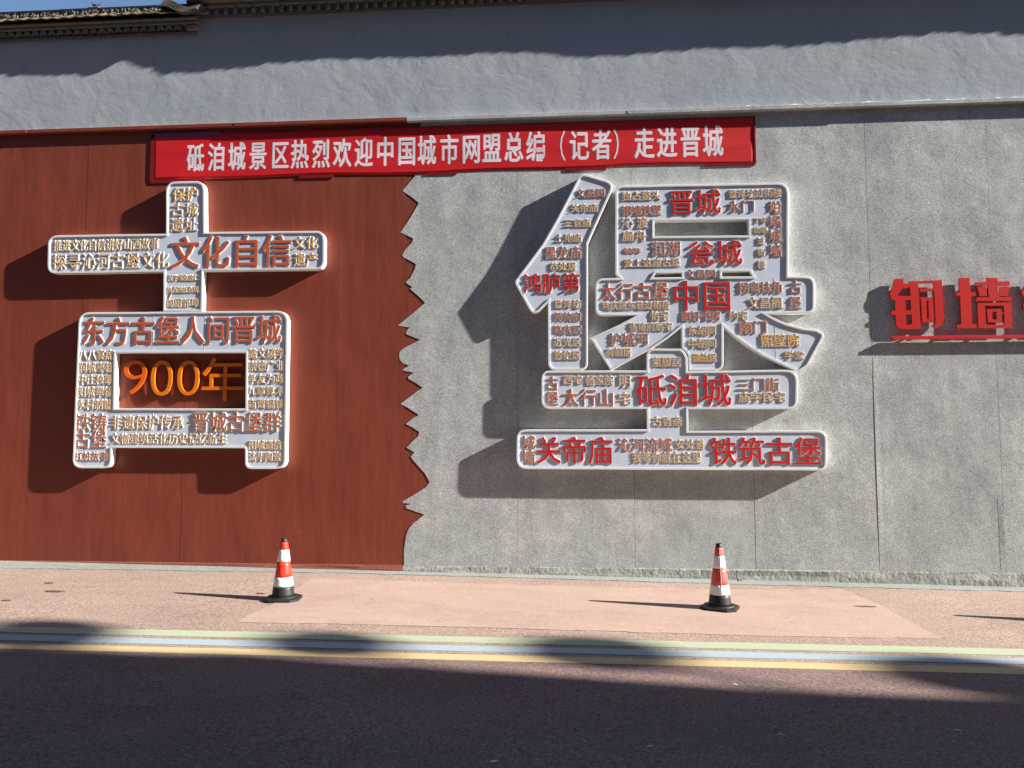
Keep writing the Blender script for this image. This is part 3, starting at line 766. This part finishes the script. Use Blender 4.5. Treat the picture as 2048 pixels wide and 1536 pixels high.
def tube(name, pts, r, mat, parent=None, seg=6):
    vs = []; fs = []
    for i, p in enumerate(pts):
        d = (pts[min(i+1, len(pts)-1)]-pts[max(i-1, 0)]).normalized()
        s = d.cross(Vector((0, 0, 1)) if abs(d.z) < .9 else Vector((1, 0, 0))).normalized(); t_ = d.cross(s)
        rr = r[i] if isinstance(r, (list, tuple)) else r
        for k in range(seg):
            a_ = 2*math.pi*k/seg; vs.append(p+s*math.cos(a_)*rr+t_*math.sin(a_)*rr)
    for i in range(len(pts)-1):
        for k in range(seg):
            a_ = i*seg+k; b_ = i*seg+(k+1) % seg
            fs.append((a_, b_, b_+seg, a_+seg))
    fs.append(tuple(range(seg))[::-1]); fs.append(tuple(range(len(vs)-seg, len(vs))))
    return link_mesh(name, pymesh(name, vs, fs, smooth=True), mat, parent)
for q in ([(1777,576),(1784,571),(1790,569)], [(1852,592),(1861,587),(1868,583)], [(1910,572),(1916,568),(1921,570)], [(2035,568),(2041,564),(2047,566)], [(1909,584),(1915,580),(1922,578)], [(1857,589),(1863,585),(1868,583)]):
    tube('power_cable', [W(x_, y_, .012+.01*i) for i, (x_, y_) in enumerate(q)], .0022, M['wire'], cut)
for k in range(6):
    x_ = 1780+k*48; 
    for yy in (590, 640):
        p = W(x_+14, yy, .02)
        box('standoff', p.x-.004, p.x+.004, -.023, 0.0, p.z-.004, p.z+.004, M['wire'], cut)

# ------------------------------------------------------------------ banner
ban = empty('banner', (1.0, 0, 4.3), 'red cloth banner with white printed characters taped across the top of the wall', 'banner')
TL, TR, BL, BR = W(305, 269, .016), W(1509, 231.5, .016), W(303.5, 361.5, .016), W(1511, 325.5, .016)
def cloth_y(u, v):
    r_ = .0045*math.sin(u*23+1.3*math.sin(v*4)+.5) + .0035*math.sin(u*9+v*3) + .003*math.sin(v*9+u*31)
    return -.0074 - r_*.36*(.5+.5*(1-abs(2*v-1)))
def cloth(u, v, off=0.0):
    sag = .012*math.sin(u*math.pi*7.3+1)*(1-v)+.010*math.sin(u*math.pi*3.1)*(1-v)
    x = (BL.x*(1-u)+BR.x*u)*(1-v)+(TL.x*(1-u)+TR.x*u)*v
    z = (BL.z*(1-u)+BR.z*u)*(1-v)+(TL.z*(1-u)+TR.z*u)*v - abs(sag)*.0 + sag*.6
    return (x, cloth_y(u, v)-off, z)
NU, NV = 150, 14
vs = [cloth(i/NU, j/NV) for j in range(NV+1) for i in range(NU+1)]
fs = [(j*(NU+1)+i, j*(NU+1)+i+1, (j+1)*(NU+1)+i+1, (j+1)*(NU+1)+i) for j in range(NV) for i in range(NU)]
n0 = len(vs)
me = pymesh('cloth', vs, fs, smooth=True)
bm = bmesh.new(); bm.from_mesh(me)
bmesh.ops.solidify(bm, geom=bm.faces[:], thickness=.0015)
bm.to_mesh(me); bm.free()
link_mesh('cloth', me, M['fabric'], ban)
# printed characters: thin flat print that follows the cloth
BT = "砥洎城景区热烈欢迎中国城市网盟总编（记者）走进晋城"
XL = [372, 413.6, 454.4, 496.7, 541, 580, 623, 665, 708, 751, 794, 834, 879, 923, 964, 1008, 1052, 1093, 1139, 1184, 1226, 1269, 1314, 1361, 1406]
def print_glyph(ch, P, Q, off, bold):
    cu = bpy.data.curves.new('g', 'FONT'); cu.body = ch; cu.offset = .006 if bold > .01 else 0.0; cu.resolution_u = 2
    ob = bpy.data.objects.new('g', cu); COL.objects.link(ob)
    src = bpy.data.meshes.new_from_object(ob.evaluated_get(bpy.context.evaluated_depsgraph_get()))
    bpy.data.objects.remove(ob); bpy.data.curves.remove(cu)
    vs = []; fs = []
    for q, (sh, sv) in enumerate(((-bold, 0), (bold, 0), (0, bold*.35), (0, -bold*.35)) if bold > .01 else ((0, 0),)):
        o = len(vs); vs += [(v.co.x*.93+.03+sh, v.co.y+sv, q*.001) for v in src.vertices]
        fs += [[i+o for i in p.vertices] for p in src.polygons]
    bpy.data.meshes.remove(src); me = pymesh('printed_character', vs, fs)
    bm = bmesh.new(); bm.from_mesh(me)
    for k in range(1, 10):
        for ax in (0, 1):
            n = Vector((1, 0, 0)) if ax == 0 else Vector((0, 1, 0)); co = n*(k*.1)
            bmesh.ops.bisect_plane(bm, geom=bm.verts[:]+bm.edges[:]+bm.faces[:], plane_co=co, plane_no=n)
    sx = (Q.x-P.x)/.92; sz = (Q.z-P.z)/.90
    for v in bm.verts:
        x = P.x+(v.co.x-.04)*sx; z = P.z+(v.co.y+.065)*sz
        u = (x-BL.x)/(BR.x-BL.x); zz0 = cloth(u, 0)[2]; zz1 = cloth(u, 1)[2]; vv = (z-zz0)/(zz1-zz0)
        v.co = Vector((x, cloth_y(u, vv)-off-v.co.z*.15, z))
    bm.to_mesh(me); bm.free(); me.name = 'printed_character'
    link_mesh('printed_character', me, M['print'], ban)
for i, ch in enumerate(BT):
    x0 = XL[i]; wd = 36.5+i*.16
    yc = 314-(x0-372)*.0325
    hh = 27.0+i*.13
    P = W(x0, yc+hh, .02); Q = W(x0+wd, yc-hh, .02)
    print_glyph(ch, P, Q, .0006, .027 if ch not in '（）' else .004)
def tape(x0, y0, x1, y1, mat, dep=.0235):
    a = W(x0, y0, dep); b = W(x1, y1, dep); n = 8
    box('tape', a.x, b.x, -dep-.001, -.0035, b.z, a.z, mat, ban)
tape(598, 350.5, 667, 355, M['tape'], .0092); tape(851, 344.5, 914, 348.5, M['tape'], .0092); tape(1131, 336, 1212, 340, M['tape'], .0092)
tape(301, 360, 408, 364, M['tape'], .0092); tape(302, 270, 306, 360, M['tape'], .0092); tape(1507, 232, 1512.5, 326, M['tape'], .0092)
tape(303, 267, 440, 271.5, M['tape_clear'], .0092); tape(1410, 327, 1511, 330, M['tape'], .0092)

# ------------------------------------------------------------------ traffic cones
def lathe_vf(prof, seg=28, cap=False):
    vs = []; fs = []
    for r_, z in prof:
        for k in range(seg):
            a_ = 2*math.pi*k/seg; vs.append((r_*math.cos(a_), r_*math.sin(a_), z))
    for i in range(len(prof)-1):
        for k in range(seg):
            a_ = i*seg+k; b_ = i*seg+(k+1) % seg; fs.append((a_, b_, b_+seg, a_+seg))
    if cap: fs.append(tuple(range(len(vs)-seg, len(vs))))
    return vs, fs
def local(name, vf, mat, parent, smooth=False):
    o = link_mesh(name, pymesh(name, vf[0], vf[1], smooth=smooth), mat, parent, world=False); return o
def make_cone(loc, rz, label, orange, H=.535, seam_on=False):
    c_ = empty('traffic_cone', loc, label, 'traffic cone', 'traffic cones along the foot of the wall', rz)
    # octagonal base plate with a raised ring
    vs = []; fs = []; 
    prof = [(1.0, 0.0), (1.0, .020), (.93, .027), (.60, .031)]
    oc = [(.195, .115), (.115, .195), (-.115, .195), (-.195, .115), (-.195, -.115), (-.115, -.195), (.115, -.195), (.195, -.115)]
    for s, z in prof: vs += [(a_*s*.76, b_*s*.76, z) for a_, b_ in oc]
    for i in range(3):
        for k in range(8): fs.append((i*8+k, i*8+(k+1) % 8, (i+1)*8+(k+1) % 8, (i+1)*8+k))
    fs.append(tuple(range(24, 32)))
    local('base_plate', (vs, fs), M['rubber'], c_)
    local('base_ring', lathe_vf([(.124, .027), (.119, .038), (.112, .040), (.100, .036)]), M['rubber'], c_, True)
    z0 = .034
    def rad(z): return .096-(.096-.026)*(z-z0)/(H-z0)
    def bandp(name, f0, f1, mat, out=0.0, cap=False):
        za, zb_ = z0+(H-z0)*f0, z0+(H-z0)*f1
        pr = [(rad(za)-.004, za), (rad(za)+out, za+.0005)] + [(rad(za+(zb_-za)*k/4)+out+rnd.uniform(0, .0008)*(out > 0), za+(zb_-za)*k/4) for k in range(1, 4)] + [(rad(zb_)+out, zb_-.0005), (rad(zb_)-.004, zb_)]
        return local(name, lathe_vf(pr, 28, cap), mat, c_, True)
    bandp('lower_sleeve', 0, .175, M['rubber'])
    bandp('white_band', .175, .335, M['cone_white'], .0016)
    bandp('red_band', .335, .60, orange)
    bandp('white_band', .60, .805, M['cone_white'], .0016)
    bandp('red_band', .805, .935, orange)
    zt = z0+(H-z0)*.935
    local('tip_cap', lathe_vf([(.027, zt-.001), (.0275, zt+.002), (.0245, H), (.017, H+.001), (.015, H-.012)], 20), M['rubber'], c_, True)
    if seam_on:
        za, zb_ = z0+(H-z0)*.176, z0+(H-z0)*.93; a_ = -math.pi/2-rz+.02
        ca, sa = math.cos(a_), math.sin(a_)
        vs = []; 
        for z in (za, zb_):
            for d_ in (-.0015, .0015): vs.append(((rad(z)+.003)*ca-sa*d_, (rad(z)+.003)*sa+ca*d_, z))
        fs = [(0, 1, 3, 2)]
        for z in (za, zb_):
            for d_ in (-.0015, .0015): vs.append(((rad(z)-.003)*ca-sa*d_, (rad(z)-.003)*sa+ca*d_, z))
        fs += [(0, 2, 6, 4), (1, 5, 7, 3)]
        local('sleeve_seam', (vs, fs), M['cone_white'], c_)
    return c_
p = Gd(566, 1199.5, .0); make_cone((p.x, p.y, gz(p.x)), R(8), 'orange-red and white traffic cone in front of the red cladding', M['cone_orange'], .525)
p = Gd(1440, 1217.5, .0); c2 = make_cone((p.x, p.y, gz(p.x)), R(-22), 'faded red and white traffic cone with a seam, in front of the grey cladding', M['cone_faded'], .545, True)
for o in list(c2.children): pass
p = Gd(2210, 1248, .0); make_cone((p.x, p.y, gz(p.x)), R(15), 'traffic cone just beyond the right edge, seen only by its shadow', M['cone_orange'], .53)

# ------------------------------------------------------------------ bird on the ridge
bp = W(191, 15.5, -.08)
bird = empty('bird', (bp.x, .075, zr0+.083), 'small dark pigeon perched on the ridge of the wall, facing left', 'bird')
def skin_obj(name, nodes, edges, mat, parent, sub_=2):
    me = bpy.data.meshes.new(name); me.from_pydata([n[:3] for n in nodes], edges, [])
    o = bpy.data.objects.new(name, me); COL.objects.link(o)
    md = o.modifiers.new('s', 'SKIN')
    for v, n in zip(me.skin_vertices[0].data, nodes): v.radius = (n[3], n[3] if len(n) < 5 else n[4])
    me.skin_vertices[0].data[0].use_root = True
    ms = o.modifiers.new('u', 'SUBSURF'); ms.levels = sub_; ms.render_levels = sub_
    me2 = bpy.data.meshes.new_from_object(o.evaluated_get(bpy.context.evaluated_depsgraph_get()))
    bpy.data.objects.remove(o); bpy.data.meshes.remove(me)
    me2.polygons.foreach_set('use_smooth', [True]*len(me2.polygons)); me2.name = name
    return link_mesh(name, me2, mat, parent, world=False)
k = .62
bn = [(0, 0, .062, .030), (-.030, 0, .068, .026), (-.046, 0, .082, .014), (-.050, 0, .104, .010), (-.052, 0, .116, .0115), (-.068, 0, .114, .003), (.035, 0, .064, .022), (.062, 0, .074, .011), (.100, 0, .090, .007)]
skin_obj('body', [(a_*k*1.15, b_, c_*k*1.12, d_*k) for a_, b_, c_, d_ in bn], [(0, 1), (1, 2), (2, 3), (3, 4), (4, 5), (0, 6), (6, 7), (7, 8)], M['bird_grey'], bird)
for sy in (-1, 1):
    pts = [Vector((.004, sy*.008, .036)), Vector((.002, sy*.009, .012)), Vector((.002, sy*.009, .0))]
    o = tube('leg', pts, .0016, M['dryleaf'], None, 5); o.parent = bird
box('perch_stone', bp.x-.06, bp.x+.075, .02, .13, zr0+.0845, zr0+.094, M['bird_white'], wall, .003)
bird.location.z = zr0+.094

# ------------------------------------------------------------------ small things on the ground
def scrap(px, py, L, wd, rz, mat, label, cat='scrap', bend=.3, name='paper_scrap'):
    p = Gd(px, py); vs = []; fs = []; n = 5
    for i in range(n+1):
        s = i/n; x = (s-.5)*L; ww = wd*(math.sin(math.pi*min(max(s, .08), .92)))
        z = .004+bend*L*.25*math.sin(math.pi*s)
        vs += [(x, -ww, z), (x, ww, z+.002), (x, ww, z+.0005), (x, -ww, z-.0015)]
    for i in range(n):
        a_ = i*4
        for q in range(4): fs.append((a_+q, a_+4+q, a_+4+(q+1) % 4, a_+(q+1) % 4))
    fs += [(0, 1, 2, 3), (n*4+3, n*4+2, n*4+1, n*4)]
    o = link_mesh(name, pymesh(name, vs, fs), mat)
    o.location = (p.x, p.y, gz(p.x)+.001); o.rotation_euler = (0, 0, rz)
    return tag(o, label, cat, None)
scrap(987, 1526, .036, .008, .5, M['paper'], 'white paper scrap at the bottom middle of the shaded road')
scrap(1562, 1471, .034, .0035, -.5, M['paper'], 'thin white sliver right of centre on the shaded road')
scrap(1915, 1463, .030, .005, -.3, M['paper'], 'small pale scrap on the shaded road near the right edge')
scrap(1673, 1456, .022, .004, .1, M['dryleaf'], 'short dry leaf on the road between two white slivers', 'leaf', name='dry_leaf')
scrap(909, 1458, .020, .008, .2, M['dryleaf'], 'tiny tan leaf on the shaded road left of centre', 'leaf', name='dry_leaf')
scrap(1171, 1486, .018, .008, .8, M['dryleaf'], 'tiny tan leaf on the shaded road right of the white scrap', 'leaf', name='dry_leaf')
scrap(1300, 1495, .026, .005, -.1, M['paper'], 'pale scrap lying low on the road below the right sign')
scrap(744, 1198, .040, .008, .1, M['dryleaf'], 'dry yellowish leaf on the sunlit pavement between the cones', 'leaf', name='dry_leaf')
scrap(1470, 1371, .028, .006, .0, M['paper'], 'pale scrap at the edge of the road shadow', 'scrap')
def stain(px, py, rx, ry, label):
    p = Gd(px, py); n = 18
    pts = [(p.x+rx*math.cos(2*math.pi*k/n)*rnd.uniform(.8, 1.1), p.y+ry*math.sin(2*math.pi*k/n)*rnd.uniform(.8, 1.1)) for k in range(n)]
    sheet_xy('ground_stain', pts, .006, M['stain'])
stain(109, 1183.5, .088, .036, ''); stain(98, 1166.5, .048, .020, ''); stain(13, 1201.5, .04, .022, ''); stain(522, 1187.5, .040, .018, ''); stain(1730, 1214, .10, .03, '')
# iron stub at the foot of the wall
p = Gd(1474, 1162)
stub = empty('iron_stub', (p.x, p.y, gz(p.x)), 'short rusty iron stub sticking up beside the right cone at the wall foot', 'stub')
tube('rod', [Vector((p.x+.02, p.y+.01, gz(p.x))), Vector((p.x+.004, p.y, gz(p.x)+.022)), Vector((p.x-.004, p.y, gz(p.x)+.062))], [.006, .006, .007], M['rust'], stub)
tube('rod', [Vector((p.x, p.y, gz(p.x)+.012)), Vector((p.x+.03, p.y-.02, gz(p.x)+.006)), Vector((p.x+.055, p.y-.03, gz(p.x)+.002))], [.005, .006, .005], M['rust'], stub)

# ------------------------------------------------------------------ across the street (behind the camera's right): it shades the road
def caster(px, py, h):
    g = Gd(px, py); t_ = h
    return Vector((g.x+2.04*t_, g.y-.31*t_, gz(g.x)+h))
hs = empty('opposite_house', (22, -10, 0), 'long grey house with a tiled roof across the street, behind the viewer', 'house')
HH = 9.0
edge = [(-900, 1288), (0, 1300), (200, 1303), (330, 1309), (480, 1308), (690, 1325), (900, 1337), (1130, 1352), (1340, 1366), (1500, 1378), (1880, 1394), (2200, 1400), (3200, 1440)]
E_ = [caster(a_, b_, HH) for a_, b_ in edge]
dirv = (E_[-1]-E_[0]).normalized(); nrm = Vector((dirv.y, -dirv.x, 0)); nrm.normalize()
if nrm.y > 0: nrm = -nrm
a_, b_ = E_[0]-dirv*2.0, E_[-1]+dirv*14
fa, fb = a_+nrm*.5, b_+nrm*.5
vs = []; 
for q in (fa, fb, fb+nrm*8, fa+nrm*8): vs.append((q.x, q.y, -1.5))
for q in (fa, fb, fb+nrm*8, fa+nrm*8): vs.append((q.x, q.y, HH-.35))
link_mesh('walls', pymesh('walls', vs, [(0, 1, 5, 4), (1, 2, 6, 5), (2, 3, 7, 6), (3, 0, 4, 7), (4, 5, 6, 7)]), M['house_wall'], hs)
ev = [a_] + E_ + [b_]
vs = []; fs = []
for q in ev:
    vs += [q, q+Vector((0, 0, -.12)), q+nrm*4.4+Vector((0, 0, 1.0)), q+nrm*9.0]
for i in range(len(ev)-1):
    o = i*4
    fs += [(o, o+4, o+6, o+2), (o+2, o+6, o+7, o+3), (o+1, o, o+4, o+5)[::-1], (o+1, o+5, o+7, o+3)]
fs += [(0, 2, 3, 1), tuple(len(vs)-4+k for k in (0, 1, 3, 2))]
link_mesh('roof', pymesh('roof', vs, fs), M['tile_grey'], hs)
L_ = (fb-fa).length
for i in range(10):
    q = fa+dirv*(2.0+i*(L_-4)/9)
    for z in (1.6, 5.2):
        vs = []
        for du, dz in ((0, 0), (1.2, 0), (1.2, 1.5), (0, 1.5)):
            for dn in (-.03, .05):
                r_ = q+dirv*du-nrm*(-dn)+Vector((0, 0, z+dz)); vs.append((r_.x, r_.y, z+dz))
        fs = [(0, 2, 4, 6), (1, 7, 5, 3), (0, 1, 3, 2), (2, 3, 5, 4), (4, 5, 7, 6), (6, 7, 1, 0)]
        link_mesh('window', pymesh('window', vs, fs), M['pane'], hs)
# small trees that stand before that house; their crowns throw the soft tongues of shade over the painted lines
def leafball(c, rx, ry, rz_, n, parent):
    vs = []; fs = []
    for i in range(n):
        while True:
            v = Vector((rnd.uniform(-1, 1), rnd.uniform(-1, 1), rnd.uniform(-1, 1)))
            if v.length < 1: break
        p_ = c+Vector((v.x*rx, v.y*ry, v.z*rz_)); s = .05
        e1 = Vector((rnd.gauss(0, 1), rnd.gauss(0, 1), rnd.gauss(0, 1))).normalized(); e2 = e1.orthogonal().normalized()
        o = len(vs); vs += [p_-e1*s*1.5, p_+e2*s, p_+e1*s*1.5, p_-e2*s]; fs.append((o, o+1, o+2, o+3))
    return link_mesh('crown', pymesh('crown', vs, fs), M['leaf'], parent)
for (px, py, w_, d_, nth) in ((75, 1268, .42, .15, 'first'), (655, 1288, .36, .12, 'second'), (1195, 1305, .36, .15, 'third'), (1960, 1352, .5, .17, 'fourth')):
    g = Gd(px, py); h_ = 10.4
    c_ = Vector((g.x+2.04*h_, g.y-.31*h_, gz(g.x)+h_))
    tr = empty('street_tree', (c_.x, c_.y, 0), nth+' of the slim street trees across the street, counted from the viewer', 'tree', 'slim trees across the street behind the viewer')
    leafball(c_, w_*.45, d_*2.5, d_*1.7, 1300, tr)
    tube('trunk', [Vector((c_.x, c_.y-2.6, -.5)), Vector((c_.x, c_.y-2.5, 5)), Vector((c_.x, c_.y-1.6, 8.6)), c_], [.16, .12, .07, .02], M['bark'], tr)

# unseen row of houses added behind the viewer to close off the low sky
row = empty('opposite_house', (-12, -13, 0), 'long unseen house front added behind the viewer to block low sky', 'house')
x0_, x1_, yf, hh = -60.0, fa.x-1.0, -12.2, 13.0
box('walls', x0_, x1_, yf-8, yf, -2, hh, M['house_wall'], row)
vs = [(x0_, yf+.5, hh-.05), (x1_, yf+.5, hh-.05), (x1_, yf-4, hh+1.6), (x0_, yf-4, hh+1.6), (x0_, yf-8.5, hh-.05), (x1_, yf-8.5, hh-.05)]
link_mesh('roof', pymesh('roof', vs, [(0, 1, 2, 3), (3, 2, 5, 4), (0, 4, 5, 1), (0, 3, 4), (1, 5, 2)]), M['tile_grey'], row)
x = x0_+2
while x < x1_-3:
    for z in (1.3, 4.6, 7.6, 10.4):
        box('window', x, x+1.3, yf-.1, yf+.03, z, z+1.4, M['pane'], row)
    x += 3.4

tall = empty('low_sky_blocker', (20, -32, 0), 'tall plain block added out of view behind the tiled house to shut out low sky', 'sky blocker')  # unseen block, added only to cut the skylight reaching wall and road
box('walls', -20, 95, -44, -30, -3, 27, M['house_wall'], tall)
box('roof', -20.5, 95.5, -44.5, -29.6, 27.01, 27.6, M['house_wall'], tall)
for i in range(22):
    for z in (12, 15.2, 18.4, 21.6, 24.4):
        box('window', -17+i*5, -15.4+i*5, -30.1, -29.97, z, z+1.5, M['pane'], tall)
